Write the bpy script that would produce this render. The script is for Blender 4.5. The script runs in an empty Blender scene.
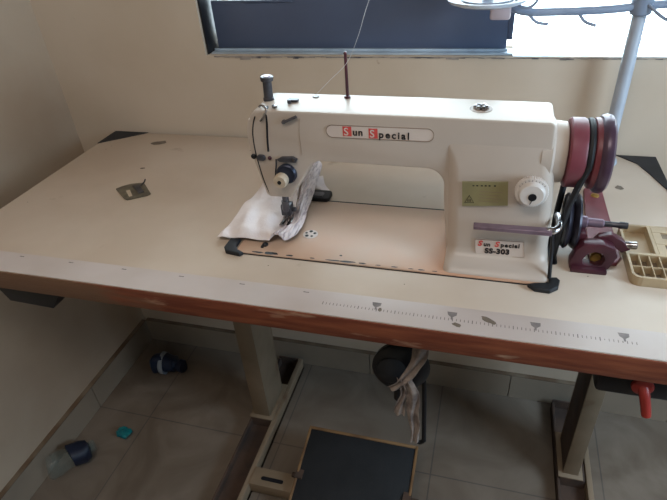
import bpy, bmesh, math, random
from mathutils import Vector, Matrix, noise
random.seed(4)
S = bpy.context.scene
COL = S.collection
PI = math.pi

# ---------------------------------------------------------------- materials
def lin(c):
    c = c / 255.0
    return c / 12.92 if c <= 0.04045 else ((c + 0.055) / 1.055) ** 2.4
def rgb(r, g, b): return (lin(r), lin(g), lin(b), 1.0)

def mat(name, col, rough=0.5, metal=0.0, col2=None, scale=8.0, lo=0.4, hi=0.65, bump=0.0, bscale=60.0,
        coat=0.0, spec=0.5, trans=0.0, ior=1.45, stretch=None, alpha=1.0):
    m = bpy.data.materials.new(name); m.use_nodes = True
    nt = m.node_tree; b = nt.nodes['Principled BSDF']
    b.inputs['Base Color'].default_value = col
    b.inputs['Roughness'].default_value = rough
    b.inputs['Metallic'].default_value = metal
    b.inputs['Coat Weight'].default_value = coat
    b.inputs['Specular IOR Level'].default_value = spec
    b.inputs['Transmission Weight'].default_value = trans
    b.inputs['IOR'].default_value = ior
    b.inputs['Alpha'].default_value = alpha
    tc = nt.nodes.new('ShaderNodeTexCoord'); mp = nt.nodes.new('ShaderNodeMapping')
    nt.links.new(tc.outputs['Object'], mp.inputs['Vector'])
    if stretch: mp.inputs['Scale'].default_value = stretch
    if col2 is not None:
        n = nt.nodes.new('ShaderNodeTexNoise'); n.inputs['Scale'].default_value = scale; n.inputs['Detail'].default_value = 6
        r = nt.nodes.new('ShaderNodeValToRGB')
        r.color_ramp.elements[0].position = lo; r.color_ramp.elements[1].position = hi
        r.color_ramp.elements[0].color = col; r.color_ramp.elements[1].color = col2
        nt.links.new(mp.outputs[0], n.inputs['Vector']); nt.links.new(n.outputs['Fac'], r.inputs['Fac'])
        nt.links.new(r.outputs['Color'], b.inputs['Base Color'])
    if bump:
        n2 = nt.nodes.new('ShaderNodeTexNoise'); n2.inputs['Scale'].default_value = bscale; n2.inputs['Detail'].default_value = 4
        bp = nt.nodes.new('ShaderNodeBump'); bp.inputs['Strength'].default_value = bump; bp.inputs['Distance'].default_value = 0.004
        nt.links.new(mp.outputs[0], n2.inputs['Vector']); nt.links.new(n2.outputs['Fac'], bp.inputs['Height'])
        nt.links.new(bp.outputs['Normal'], b.inputs['Normal'])
    return m

def over(m, col, scale, lo, hi, stretch=(1, 1, 1), detail=5, off=(0, 0, 0)):
    """worn patches of another colour laid over a material's own colour"""
    nt = m.node_tree; b = nt.nodes['Principled BSDF']; inp = b.inputs['Base Color']
    tc = nt.nodes.new('ShaderNodeTexCoord'); mp = nt.nodes.new('ShaderNodeMapping')
    mp.inputs['Scale'].default_value = stretch; mp.inputs['Location'].default_value = off
    n = nt.nodes.new('ShaderNodeTexNoise'); n.inputs['Scale'].default_value = scale; n.inputs['Detail'].default_value = detail
    r = nt.nodes.new('ShaderNodeValToRGB'); r.color_ramp.elements[0].position = lo; r.color_ramp.elements[1].position = hi
    mx = nt.nodes.new('ShaderNodeMix'); mx.data_type = 'RGBA'
    nt.links.new(tc.outputs['Object'], mp.inputs['Vector']); nt.links.new(mp.outputs[0], n.inputs['Vector'])
    nt.links.new(n.outputs['Fac'], r.inputs['Fac']); nt.links.new(r.outputs['Color'], mx.inputs['Factor'])
    if inp.is_linked: nt.links.new(inp.links[0].from_socket, mx.inputs['A'])
    else: mx.inputs['A'].default_value = inp.default_value
    mx.inputs['B'].default_value = col
    nt.links.new(mx.outputs['Result'], inp)

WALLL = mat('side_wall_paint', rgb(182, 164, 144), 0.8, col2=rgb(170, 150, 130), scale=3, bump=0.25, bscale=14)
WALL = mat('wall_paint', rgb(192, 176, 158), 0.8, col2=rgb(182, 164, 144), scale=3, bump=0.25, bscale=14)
over(WALL, rgb(120, 100, 82), 24, 0.72, 0.78)
GROUT = mat('brown_grout', rgb(98, 78, 60), 0.8, col2=rgb(120, 106, 90), scale=14)
PLAIN = mat('white_paint', rgb(168, 158, 146), 0.85, col2=rgb(160, 150, 138), scale=4)
LAM = mat('laminate', rgb(200, 184, 168), 0.36, col2=rgb(190, 172, 154), scale=5, bump=0.02, bscale=30)
over(LAM, rgb(160, 140, 118), 16, 0.70, 0.80)
STRIP = mat('strip', rgb(192, 179, 173), 0.36, col2=rgb(184, 170, 162), scale=8)
EDGE = mat('wood_edge', rgb(104, 52, 36), 0.45, col2=rgb(132, 74, 50), scale=10, stretch=(1, 6, 9), bump=0.15, bscale=40)
over(EDGE, rgb(168, 134, 110), 7, 0.62, 0.70, (1.2, 1, 6))
def worn_end(m, col):
    nt = m.node_tree; b = nt.nodes['Principled BSDF']; L = nt.links.new
    tc = nt.nodes.new('ShaderNodeTexCoord'); sx = nt.nodes.new('ShaderNodeSeparateXYZ'); n = nt.nodes.new('ShaderNodeTexNoise'); n.inputs['Scale'].default_value = 9
    mp = nt.nodes.new('ShaderNodeMapping'); mp.inputs['Scale'].default_value = (1, 1, 5)
    a = nt.nodes.new('ShaderNodeMath'); a.operation = 'MULTIPLY_ADD'; a.inputs[1].default_value = 0.45
    r = nt.nodes.new('ShaderNodeMapRange'); r.inputs['From Min'].default_value = 0.03; r.inputs['From Max'].default_value = -0.05
    mx = nt.nodes.new('ShaderNodeMix'); mx.data_type = 'RGBA'; mx.inputs['B'].default_value = col
    L(tc.outputs['Object'], sx.inputs[0]); L(tc.outputs['Object'], mp.inputs[0]); L(mp.outputs[0], n.inputs['Vector'])
    L(n.outputs['Fac'], a.inputs[0]); L(sx.outputs['X'], a.inputs[2]); L(a.outputs[0], r.inputs['Value']); L(r.outputs[0], mx.inputs['Factor'])
    L(b.inputs['Base Color'].links[0].from_socket, mx.inputs['A']); L(mx.outputs['Result'], b.inputs['Base Color'])
worn_end(EDGE, rgb(112, 82, 62))
UNDER = mat('ply_under', rgb(110, 78, 52), 0.8, col2=rgb(90, 62, 42), scale=12)
TILE = None
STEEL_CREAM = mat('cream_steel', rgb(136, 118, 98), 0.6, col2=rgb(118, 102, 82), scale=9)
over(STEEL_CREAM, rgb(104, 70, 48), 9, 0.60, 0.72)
RUSTSHADE = mat('rusty_shaded_steel', rgb(78, 60, 50), 0.8, col2=rgb(58, 47, 42), scale=18)  # real rust; doubles as painted shade on the right leg web
ENAMEL = mat('cream_enamel', rgb(192, 178, 166), 0.40, col2=rgb(184, 170, 158), scale=6, coat=0.0)
over(ENAMEL, rgb(176, 152, 130), 22, 0.74, 0.82)
BEDM = mat('bed_enamel', rgb(194, 168, 148), 0.36, col2=rgb(188, 162, 142), scale=5)
over(BEDM, rgb(196, 152, 124), 3, 0.48, 0.7, off=(0.35, 0, 0))
BLACK = mat('black_paint', rgb(18, 19, 24), 0.4, col2=rgb(26, 26, 31), scale=20)
RUBBER = mat('black_rubber', rgb(26, 27, 31), 0.6, col2=rgb(36, 37, 42), scale=20)
DARKMET = mat('dark_metal', rgb(66, 66, 72), 0.35, 0.5, col2=rgb(96, 94, 98), scale=30)
CHROME = mat('worn_chrome', rgb(190, 188, 190), 0.22, 1.0, col2=rgb(110, 104, 104), scale=90)
MAROON = mat('maroon_paint', rgb(124, 60, 68), 0.42, col2=rgb(106, 50, 60), scale=14)
MAROOND = mat('dark_maroon_paint', rgb(78, 36, 46), 0.35, col2=rgb(58, 28, 38), scale=14)
LEVER = mat('lilac_metal', rgb(140, 120, 134), 0.35, 0.5, col2=rgb(110, 90, 104), scale=30)
CREAMKNOB = mat('cream_plastic', rgb(200, 184, 162), 0.4, col2=rgb(186, 168, 146), scale=30)
WHITEDIAL = mat('white_dial', rgb(214, 206, 200), 0.4, col2=rgb(204, 194, 188), scale=20)
OLIVE = mat('gold_label', rgb(156, 148, 108), 0.4, 0.2, col2=rgb(144, 136, 100), scale=30)
LABELM = mat('label_face', rgb(214, 200, 190), 0.45, col2=rgb(206, 190, 180), scale=20)
RED = mat('red_ink', rgb(214, 84, 78), 0.5, col2=rgb(204, 74, 70), scale=20)
INK = mat('black_ink', rgb(34, 28, 30), 0.6, col2=rgb(48, 42, 42), scale=20)
LINE = mat('badge_line', rgb(150, 128, 110), 0.5, col2=rgb(130, 110, 96), scale=20)
GREYINK = mat('worn_grey_print', rgb(112, 104, 102), 0.7, col2=rgb(136, 126, 122), scale=60)
STAIN = mat('brown_stain', rgb(118, 106, 94), 0.7, col2=rgb(104, 92, 80), scale=60)
CLOTH = mat('white_cotton', rgb(232, 222, 220), 0.9, col2=rgb(222, 210, 208), scale=30, bump=0.3, bscale=300)
FRAY = mat('frayed_edge_cotton', rgb(226, 214, 212), 0.9, col2=rgb(172, 156, 160), scale=26, lo=0.45, hi=0.66, stretch=(14, 1, 5), bump=0.5, bscale=160)
TANP = mat('tan_plastic', rgb(176, 154, 122), 0.5, col2=rgb(162, 140, 110), scale=14)
WINDARK = mat('dark_sheet', rgb(74, 82, 102), 0.35, col2=rgb(80, 90, 112), scale=3)
ALU = mat('aluminium', rgb(190, 204, 216), 0.35, 0.5, col2=rgb(168, 182, 196), scale=20)
CEMENT = mat('shadowed_cement', rgb(150, 138, 128), 0.9, col2=rgb(66, 64, 68), scale=30, bump=0.8, bscale=60)
PEDALM = mat('pedal_rubber', rgb(30, 32, 35), 0.7, col2=rgb(22, 24, 27), scale=12, bump=0.15, bscale=200)
PEDALF = mat('pedal_rim', rgb(132, 100, 66), 0.6, col2=rgb(96, 70, 48), scale=16)
POLEM = mat('grey_blue_steel', rgb(166, 172, 182), 0.45, 0.0, col2=rgb(154, 160, 170), scale=20)
STANDW = mat('pale_plastic', rgb(206, 212, 222), 0.4, col2=rgb(190, 198, 210), scale=20)
STANDD = mat('slate_plastic', rgb(140, 152, 172), 0.4, col2=rgb(126, 138, 158), scale=20)
PINK = mat('pale_pink_plastic', rgb(196, 176, 178), 0.5, col2=rgb(180, 160, 162), scale=20)
BLUEP = mat('blue_plastic', rgb(26, 42, 70), 0.4, col2=rgb(20, 32, 54), scale=20)
PALE = mat('pale_label', rgb(150, 160, 172), 0.5, col2=rgb(130, 140, 152), scale=30)
CLEARP = mat('clear_plastic', rgb(120, 140, 138), 0.15, alpha=0.16)
NAVY = mat('navy_label', rgb(18, 26, 46), 0.5, col2=rgb(24, 34, 56), scale=20)
TEAL = mat('teal_plastic', rgb(16, 112, 116), 0.4, col2=rgb(12, 70, 90), scale=50)
REDP = mat('red_plastic', rgb(158, 54, 46), 0.4, col2=rgb(136, 44, 40), scale=20)
RAG = mat('grey_rag', rgb(160, 146, 138), 0.95, col2=rgb(112, 100, 96), scale=40, bump=0.4, bscale=200)
BRASS = mat('dull_brass', rgb(176, 140, 70), 0.4, 0.5, col2=rgb(140, 104, 50), scale=50)
THREADM = mat('white_thread', rgb(214, 214, 216), 0.8, col2=rgb(200, 200, 204), scale=50)
SKIRT = mat('skirting_tile', rgb(148, 134, 118), 0.4, col2=rgb(136, 124, 110), scale=7)

def tile_floor():
    m = bpy.data.materials.new('floor_tiles'); m.use_nodes = True
    nt = m.node_tree; b = nt.nodes['Principled BSDF']; b.inputs['Roughness'].default_value = 0.45
    tc = nt.nodes.new('ShaderNodeTexCoord'); mp = nt.nodes.new('ShaderNodeMapping')
    mp.inputs['Location'].default_value = (-0.32, -0.155, 0)
    br = nt.nodes.new('ShaderNodeTexBrick'); br.offset = 0; br.squash = 1
    br.inputs['Scale'].default_value = 1; br.inputs['Brick Width'].default_value = 0.4; br.inputs['Row Height'].default_value = 0.4
    br.inputs['Mortar Size'].default_value = 0.002; br.inputs['Mortar Smooth'].default_value = 0.3
    br.inputs['Color1'].default_value = rgb(124, 112, 100); br.inputs['Color2'].default_value = rgb(120, 109, 98)
    br.inputs['Mortar'].default_value = rgb(98, 90, 84)
    n = nt.nodes.new('ShaderNodeTexNoise'); n.inputs['Scale'].default_value = 5; n.inputs['Detail'].default_value = 8; n.inputs['Distortion'].default_value = 1.5
    r = nt.nodes.new('ShaderNodeValToRGB'); r.color_ramp.elements[0].color = rgb(212, 206, 200); r.color_ramp.elements[1].color = (1, 1, 1, 1)
    r.color_ramp.elements[0].position = 0.35; r.color_ramp.elements[1].position = 0.65
    mx = nt.nodes.new('ShaderNodeMix'); mx.data_type = 'RGBA'; mx.blend_type = 'MULTIPLY'; mx.inputs['Factor'].default_value = 1
    L = nt.links.new
    L(tc.outputs['Object'], mp.inputs[0]); L(mp.outputs[0], br.inputs['Vector']); L(tc.outputs['Object'], n.inputs['Vector'])
    L(n.outputs['Fac'], r.inputs[0]); L(br.outputs['Color'], mx.inputs['A']); L(r.outputs[0], mx.inputs['B']); L(mx.outputs['Result'], b.inputs['Base Color'])
    return m
TILE = tile_floor()

def glass_mat():
    m = bpy.data.materials.new('window_glass'); m.use_nodes = True
    nt = m.node_tree; nt.nodes.clear()
    o = nt.nodes.new('ShaderNodeOutputMaterial'); t = nt.nodes.new('ShaderNodeBsdfTransparent'); g = nt.nodes.new('ShaderNodeBsdfGlossy')
    g.inputs['Roughness'].default_value = 0.03; t.inputs['Color'].default_value = (0.93, 0.97, 0.98, 1)
    f = nt.nodes.new('ShaderNodeFresnel'); mx = nt.nodes.new('ShaderNodeMixShader')
    nt.links.new(f.outputs[0], mx.inputs[0]); nt.links.new(t.outputs[0], mx.inputs[1]); nt.links.new(g.outputs[0], mx.inputs[2]); nt.links.new(mx.outputs[0], o.inputs[0])
    return m
GLASS = glass_mat()

# ---------------------------------------------------------------- geometry helpers
def merge(bm, other):
    me = bpy.data.meshes.new('tmp'); other.to_mesh(me); bm.from_mesh(me); bpy.data.meshes.remove(me); other.free()

def bevel_all(b, w, seg=2):
    if w > 0: bmesh.ops.bevel(b, geom=list(b.edges), offset=w, segments=seg, profile=0.5, affect='EDGES', clamp_overlap=True)

def box(bm, x0, x1, y0, y1, z0, z1, bev=0.0, seg=2, M=None):
    b = bmesh.new(); bmesh.ops.create_cube(b, size=1)
    for v in b.verts: v.co = Vector(((x0 + x1) / 2 + v.co.x * (x1 - x0), (y0 + y1) / 2 + v.co.y * (y1 - y0), (z0 + z1) / 2 + v.co.z * (z1 - z0)))
    bevel_all(b, bev, seg)
    if M: bmesh.ops.transform(b, matrix=M, verts=b.verts)
    merge(bm, b)

def frame_of(d):
    d = d.normalized(); a = Vector((0, 0, 1)) if abs(d.z) < 0.9 else Vector((1, 0, 0))
    u = d.cross(a).normalized(); return u, d.cross(u).normalized()

def lathe(bm, p0, d, prof, seg=32):
    """prof: list of (distance along d, radius); ends closed"""
    p0 = Vector(p0); d = Vector(d).normalized(); u, v = frame_of(d)
    b = bmesh.new(); rings = []
    for (t, r) in prof:
        if r <= 1e-6: rings.append([b.verts.new(p0 + d * t)])
        else: rings.append([b.verts.new(p0 + d * t + (u * math.cos(2 * PI * k / seg) + v * math.sin(2 * PI * k / seg)) * r) for k in range(seg)])
    for A, B in zip(rings, rings[1:]):
        for k in range(seg):
            k2 = (k + 1) % seg
            if len(A) == 1 and len(B) == 1: break
            if len(A) == 1: b.faces.new([A[0], B[k], B[k2]])
            elif len(B) == 1: b.faces.new([A[k], A[k2], B[0]])
            else: b.faces.new([A[k], A[k2], B[k2], B[k]])
    if len(rings[0]) > 1: b.faces.new(rings[0])
    if len(rings[-1]) > 1: b.faces.new(rings[-1])
    bmesh.ops.recalc_face_normals(b, faces=b.faces)
    merge(bm, b)

def cyl(bm, p0, p1, r, seg=24, r1=None, ch=0.0):
    p0 = Vector(p0); p1 = Vector(p1); L = (p1 - p0).length; r1 = r if r1 is None else r1
    if ch: lathe(bm, p0, p1 - p0, [(0, r - ch), (ch, r), (L - ch, r1), (L, r1 - ch)], seg)
    else: lathe(bm, p0, p1 - p0, [(0, r), (L, r1)], seg)

def tube(bm, pts, r, seg=10, closed=False):
    pts = [Vector(p) for p in pts]; n = len(pts); b = bmesh.new(); rings = []
    ref = None
    for i, p in enumerate(pts):
        if closed: t = pts[(i + 1) % n] - pts[i - 1]
        else: t = pts[min(i + 1, n - 1)] - pts[max(i - 1, 0)]
        t.normalize()
        if ref is None: u, v = frame_of(t)
        else:
            u = (ref - t * ref.dot(t)).normalized(); v = t.cross(u)
        ref = u
        rr = r(i / (n - 1)) if callable(r) else r
        rings.append([b.verts.new(p + (u * math.cos(2 * PI * k / seg) + v * math.sin(2 * PI * k / seg)) * rr) for k in range(seg)])
    m = n if closed else n - 1
    for i in range(m):
        A = rings[i]; B = rings[(i + 1) % n]
        for k in range(seg): b.faces.new([A[k], A[(k + 1) % seg], B[(k + 1) % seg], B[k]])
    if not closed: b.faces.new(rings[0]); b.faces.new(rings[-1])
    bmesh.ops.recalc_face_normals(b, faces=b.faces); merge(bm, b)

def smooth_pts(pts, n=8):
    pts = [Vector(p) for p in pts]; out = []
    for i in range(len(pts) - 1):
        p0 = pts[max(i - 1, 0)]; p1 = pts[i]; p2 = pts[i + 1]; p3 = pts[min(i + 2, len(pts) - 1)]
        for k in range(n):
            t = k / n
            out.append(0.5 * ((2 * p1) + (p2 - p0) * t + (2 * p0 - 5 * p1 + 4 * p2 - p3) * t * t + (3 * p1 - p0 - 3 * p2 + p3) * t ** 3))
    out.append(pts[-1]); return out

def prism(bm, outline, a0, a1, axis='y', bev=0.0, seg=3, M=None, edges='caps'):
    """outline in the plane across axis, extruded from a0 to a1"""
    b = bmesh.new()
    def P(u, v, a): return {'y': (u, a, v), 'z': (u, v, a), 'x': (a, u, v)}[axis]
    A = [b.verts.new(P(u, v, a0)) for u, v in outline]; B = [b.verts.new(P(u, v, a1)) for u, v in outline]
    n = len(outline)
    fa = b.faces.new(A); fb = b.faces.new(list(reversed(B)))
    for k in range(n): b.faces.new([A[k], B[k], B[(k + 1) % n], A[(k + 1) % n]])
    bmesh.ops.recalc_face_normals(b, faces=b.faces)
    if bev:
        es = list(fa.edges) + list(fb.edges)
        bmesh.ops.bevel(b, geom=es, offset=bev, segments=seg, profile=0.5, affect='EDGES', clamp_overlap=True)
    if M: bmesh.ops.transform(b, matrix=M, verts=b.verts)
    merge(bm, b)

def rrect(x0, x1, y0, y1, r, n=5):
    out = []
    for cx, cy, a in ((x1 - r, y1 - r, 0), (x0 + r, y1 - r, PI / 2), (x0 + r, y0 + r, PI), (x1 - r, y0 + r, 1.5 * PI)):
        for k in range(n + 1): out.append((cx + r * math.cos(a + k * PI / 2 / n), cy + r * math.sin(a + k * PI / 2 / n)))
    return out

def obj(name, bm, m, parent=None, smooth=35, sub=0, solid=0.0):
    me = bpy.data.meshes.new(name); bm.to_mesh(me); bm.free()
    o = bpy.data.objects.new(name, me); COL.objects.link(o)
    for mm in (m if isinstance(m, (list, tuple)) else [m]): me.materials.append(mm)
    if smooth:
        for p in me.polygons: p.use_smooth = True
        me.set_sharp_from_angle(angle=math.radians(smooth))
    if solid:
        s = o.modifiers.new('solid', 'SOLIDIFY'); s.thickness = solid; s.offset = 0
    if sub:
        s = o.modifiers.new('sub', 'SUBSURF'); s.levels = sub; s.render_levels = sub
    if parent is not None:
        o.parent = parent; o.matrix_parent_inverse = Matrix.Translation(-world_loc(parent))
    return o
def world_loc(p):
    v = Vector((0, 0, 0))
    while p is not None:
        v += p.location
        if p.parent is not None and p.type == 'MESH': return Vector(v) - Vector(p.location) + (world_loc(p.parent) if False else Vector((0, 0, 0)))
        p = p.parent
    return v
def tag(o, label, cat, group=None, kind=None):
    if label: o['label'] = label
    if cat: o['category'] = cat
    if group: o['group'] = group
    if kind: o['kind'] = kind
    return o
def thing(name, label, cat, loc=(0, 0, 0), group=None):
    o = bpy.data.objects.new(name, None); COL.objects.link(o); o.location = loc; o.empty_display_size = 0.05
    return tag(o, label, cat, group)
def part(name, bm, m, parent, **k):
    """bm is in world coordinates; parent is an Empty or a mesh part whose own origin is the world origin"""
    me_o = obj(name, bm, m, None, **k)
    me_o.parent = parent
    off = parent.location if parent.type == 'EMPTY' else Vector((0, 0, 0))
    # keep vertices where they were modelled, relative to the thing's base
    if parent.type == 'EMPTY': me_o.data.transform(Matrix.Translation(-off)); me_o['base'] = tuple(off)
    else:
        bs = Vector(parent.get('base', (0, 0, 0))); me_o.data.transform(Matrix.Translation(-bs)); me_o['base'] = tuple(bs)
    return me_o
def struct(name, bm, m, parent=None, **k):
    o = obj(name, bm, m, None, **k) if parent is None else part(name, bm, m, parent, **k)
    if parent is None: o['kind'] = 'structure'
    return o
B = bmesh.new

def text_bm(s, size, M, extr=0.0003, bold=0.0, spacing=1.0, shear=0.0):
    cu = bpy.data.curves.new('t', 'FONT'); cu.body = s; cu.size = size; cu.extrude = extr; cu.offset = bold
    cu.align_x = 'LEFT'; cu.space_character = spacing; cu.shear = shear; cu.resolution_u = 4
    o = bpy.data.objects.new('t', cu); COL.objects.link(o)
    dg = bpy.context.evaluated_depsgraph_get(); dg.update()
    me = bpy.data.meshes.new_from_object(o.evaluated_get(dg))
    b = B(); b.from_mesh(me); bmesh.ops.transform(b, matrix=M, verts=b.verts)
    bpy.data.objects.remove(o); bpy.data.curves.remove(cu); bpy.data.meshes.remove(me)
    return b
def on_front(x, y, z, tilt=0.0):
    """text plane facing -y"""
    return Matrix.Translation((x, y, z)) @ Matrix.Rotation(tilt, 4, 'Y') @ Matrix.Rotation(PI / 2, 4, 'X')

# ---------------------------------------------------------------- room
FZ = -0.745; LX = -0.66; BY = 0.455; RX = 2.2; FY = -2.6; CZ = 1.9
WX0, WX1, WZ0, WZ1 = -0.240, 1.25, 0.186, 1.1
bm = B(); box(bm, LX - 0.1, RX, FY, BY + 0.1, FZ - 0.1, FZ); struct('floor', bm, TILE, smooth=0)
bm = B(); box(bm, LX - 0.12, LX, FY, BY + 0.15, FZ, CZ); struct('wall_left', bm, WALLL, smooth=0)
bm = B(); box(bm, RX, RX + 0.1, FY, BY + 0.15, FZ, CZ); struct('wall_right', bm, PLAIN, smooth=0)
bm = B(); box(bm, LX - 0.1, RX + 0.1, FY - 0.1, FY, FZ, CZ); struct('wall_front', bm, PLAIN, smooth=0)
bm = B(); box(bm, LX - 0.1, RX + 0.1, FY - 0.1, BY + 0.15, CZ, CZ + 0.1); struct('ceiling', bm, PLAIN, smooth=0)
# back wall with the window opening; rough broken plaster along the lower edge of the opening
b = B()
outer = [(LX, FZ), (RX, FZ), (RX, CZ), (LX, CZ)]
box(b, LX, WX0, BY, BY + 0.15, FZ, CZ); box(b, WX1, RX, BY, BY + 0.15, FZ, CZ)
box(b, WX0, WX1, BY, BY + 0.15, WZ1, CZ)
box(b, WX0, WX1, BY, BY + 0.15, FZ, WZ0)
struct('wall_back', b, WALL, smooth=0)
# ragged plaster lip under the window; its dark blotches paint the shadow line
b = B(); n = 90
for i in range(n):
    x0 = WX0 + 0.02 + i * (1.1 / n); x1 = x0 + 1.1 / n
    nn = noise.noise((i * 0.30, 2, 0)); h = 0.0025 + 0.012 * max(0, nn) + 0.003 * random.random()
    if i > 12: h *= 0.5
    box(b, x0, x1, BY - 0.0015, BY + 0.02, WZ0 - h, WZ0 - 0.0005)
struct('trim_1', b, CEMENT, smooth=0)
# skirting
b = B(); xs = [-0.65, -0.30, 0.103, 0.50, 0.90, 1.3, 1.7, RX]
for x0, x1 in zip(xs, xs[1:]): box(b, x0 + 0.001, x1 - 0.001, BY - 0.012, BY, FZ, FZ + 0.085, 0.001)
struct('baseboard_back', b, SKIRT, smooth=0)
b = B(); ys = [0.455, 0.155, -0.245, -0.645, -1.05, -1.5, -2.0, FY]
for y1, y0 in zip(ys, ys[1:]): box(b, LX, LX + 0.014, y0 + 0.001, y1 - 0.013 if y1 > 0.4 else y1 - 0.001, FZ, FZ + 0.085, 0.001)
struct('baseboard_left', b, SKIRT, smooth=0)

b = B(); box(b, LX, LX + 0.0145, FY, BY - 0.0125, FZ + 0.085, FZ + 0.0870); struct('trim_2', b, GROUT, smooth=0)
b = B(); box(b, LX + 0.0145, RX, BY - 0.0125, BY, FZ + 0.085, FZ + 0.0870); struct('trim_3', b, GROUT, smooth=0)
# window: aluminium track, dark sliding sheet on the left, clear pane on the right
win = bpy.data.objects.new('window_1', None); COL.objects.link(win); win['kind'] = 'structure'; win.location = (0.5, 0.5, 0.186)
b = B()
box(b, WX0 + 0.008, 0.405, 0.466, 0.500, 0.1862, 0.1900, 0.001); box(b, WX0 + 0.008, 0.395, 0.484, 0.488, 0.1900, 0.1935); box(b, 0.4055, WX1, 0.459, 0.545, 0.1862, 0.1872)
box(b, WX0, WX1, 0.47, 0.55, WZ1 - 0.03, WZ1); box(b, WX1 - 0.03, WX1, 0.47, 0.55, 0.19, WZ1)
part('window_track', b, ALU, win)
b = B(); box(b, WX0, WX0 + 0.005, 0.462, 0.56, 0.187, WZ1, .001); part('window_jamb', b, BLACK, win)
b = B(); box(b, WX0 + 0.010, 0.392, 0.5, 0.512, 0.187, 0.2885, 0.002); box(b, 0.392, 0.402, 0.5, 0.512, 0.207, 0.2885, 0.001); box(b, -0.15, -0.04, 0.497, 0.5, 0.2835, 0.2885, 0.001)
part('dark_panel', b, WINDARK, win)
b = B(); box(b, WX0 + 0.01, WX1 - 0.03, 0.535, 0.539, 0.19, WZ1 - 0.03)
part('window_pane', b, GLASS, win, smooth=0)
b = B(); box(b, WX0 + .01, WX1 - .03, 0.53, 0.545, WZ1 - 0.05, WZ1 - 0.03, .001); part('window_head', b, ALU, win)

# ---------------------------------------------------------------- sewing table
TX0, TX1, TY0, TY1, TT = -0.532, 0.692, -0.118, 0.446, 0.037
tab = thing('sewing_table', 'long cream laminate sewing table with a worn red-brown wooden front edge', 'table', (0.1, 0.2, FZ))
b = B(); box(b, TX0, TX1, TY0 + 0.002, TY1, -0.0035, 0.0, 0.0008); part('tabletop', b, LAM, tab)
b = B(); box(b, TX0 + 0.002, TX1 - 0.002, TY0 + 0.003, TY1 - 0.002, -TT, -0.0035); part('tabletop_core', b, UNDER, tab)
b = B(); box(b, TX0, TX1, TY0, TY0 + 0.003, -TT, -0.0012, 0.0008); part('wooden_edge', b, EDGE, tab)
b = B(); box(b, TX0, TX1, TY0 + 0.002, -0.067, 0.0, 0.0004); part('measuring_strip', b, STRIP, tab, smooth=0)
# printed scale on the strip
b = B()
def flat(b, pts, z=0.0006):
    vs = [b.verts.new((x, y, z)) for x, y in pts]; f = b.faces.new(vs); f.normal_update()
    if f.normal.z < 0: f.normal_flip()
Z = 0.0005
for i in range(-1, 79):
    x = 0.176 + i * 0.0051
    if i < 0: continue
    fade = 1.0 if x < 0.5 else 0.8
    h = 0.0048 if i % 5 else 0.0065
    if random.random() < (0.03 if x < 0.48 else 0.12): h *= 0.45
    w = 0.00045 if i % 5 else 0.0006
    flat(b, [(x - w, -0.093 - h * .5), (x + w, -0.093 - h * .5), (x + w, -0.093 + h * .5), (x - w, -0.093 + h * .5)], Z)
part('ruler_ticks', b, GREYINK, tab, smooth=0)
for x in (-0.361, -0.262, -0.161, -0.058, 0.044, 0.145):
    b = B(); flat(b, [(x - .004, -0.0757), (x + .0050, -0.0757), (x + .0046, -0.0735), (x + .0010, -0.0740), (x - .0036, -0.0733)], Z)
    part('ruler_dash', b, GREYINK, tab, smooth=0)
for x in (0.2505, 0.353, 0.458, 0.561):
    b = B()
    o = [(x - .0065, -.078), (x + .0065, -.078), (x + .0062, -.084), (x + .0015, -.088), (x + .0012, -.093), (x - .0008, -.093), (x - .0012, -.088), (x - .005, -.0845)]
    if x > 0.5: o = [(p[0], p[1] + 0.001) for p in o]
    flat(b, o, Z); part('ruler_numeral', b, GREYINK, tab, smooth=0)
def blob(b, cx, cy, a, c, rot, z, seed=0):
    pts = []
    for k in range(18):
        t = 2 * PI * k / 18; r = 1 + 0.35 * noise.noise((math.cos(t) * 1.5 + seed, math.sin(t) * 1.5, seed * 3.1))
        x = a * r * math.cos(t); y = c * r * math.sin(t)
        pts.append((cx + x * math.cos(rot) - y * math.sin(rot), cy + x * math.sin(rot) + y * math.cos(rot)))
    flat(b, pts, z)
def spot(*a):
    b = B(); blob(b, *a); return part('stain', b, STAIN, tab, smooth=0)
spot(0.400, -0.085, 0.0115, 0.0042, -0.55, Z + .0001, 1)
spot(0.361, -0.102, 0.0065, 0.0035, -0.35, Z + .0001, 2)
spot(0.257, -0.092, 0.003, 0.0035, 0.3, Z + .0001, 4)
spot(-0.374, 0.393, 0.019, 0.011, 0.3, Z, 3)
spot(-0.338, 0.262, 0.0055, 0.003, 0.3, Z, 5)
spot(0.609, 0.31, 0.006, 0.008, 0.3, Z, 6)
for i in range(18):
    spot(random.uniform(-.5, .67), random.uniform(-.06, .42), random.uniform(.0008, .0018), random.uniform(.0006, .0012), random.random() * 3, Z, i + 9)
# black tape over the two back corners
b = B(); flat(b, [(TX0, TY1), (TX0, TY1 - 0.075), (TX0 + 0.095, TY1)], 0.0); ext = bmesh.ops.extrude_face_region(b, geom=list(b.faces)); bmesh.ops.translate(b, vec=(0, 0, 0.0016), verts=[v for v in ext['geom'] if isinstance(v, bmesh.types.BMVert)]); bmesh.ops.recalc_face_normals(b, faces=b.faces)
part('corner_guard', b, RUBBER, tab, smooth=0)
b = B(); flat(b, [(TX1, TY1), (TX1, TY1 - 0.155), (0.669, 0.369), (0.654, 0.413), (0.622, TY1)], 0.0); ext = bmesh.ops.extrude_face_region(b, geom=list(b.faces)); bmesh.ops.translate(b, vec=(0, 0, 0.0016), verts=[v for v in ext['geom'] if isinstance(v, bmesh.types.BMVert)]); bmesh.ops.recalc_face_normals(b, faces=b.faces)
part('corner_guard', b, RUBBER, tab, smooth=0)
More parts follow.
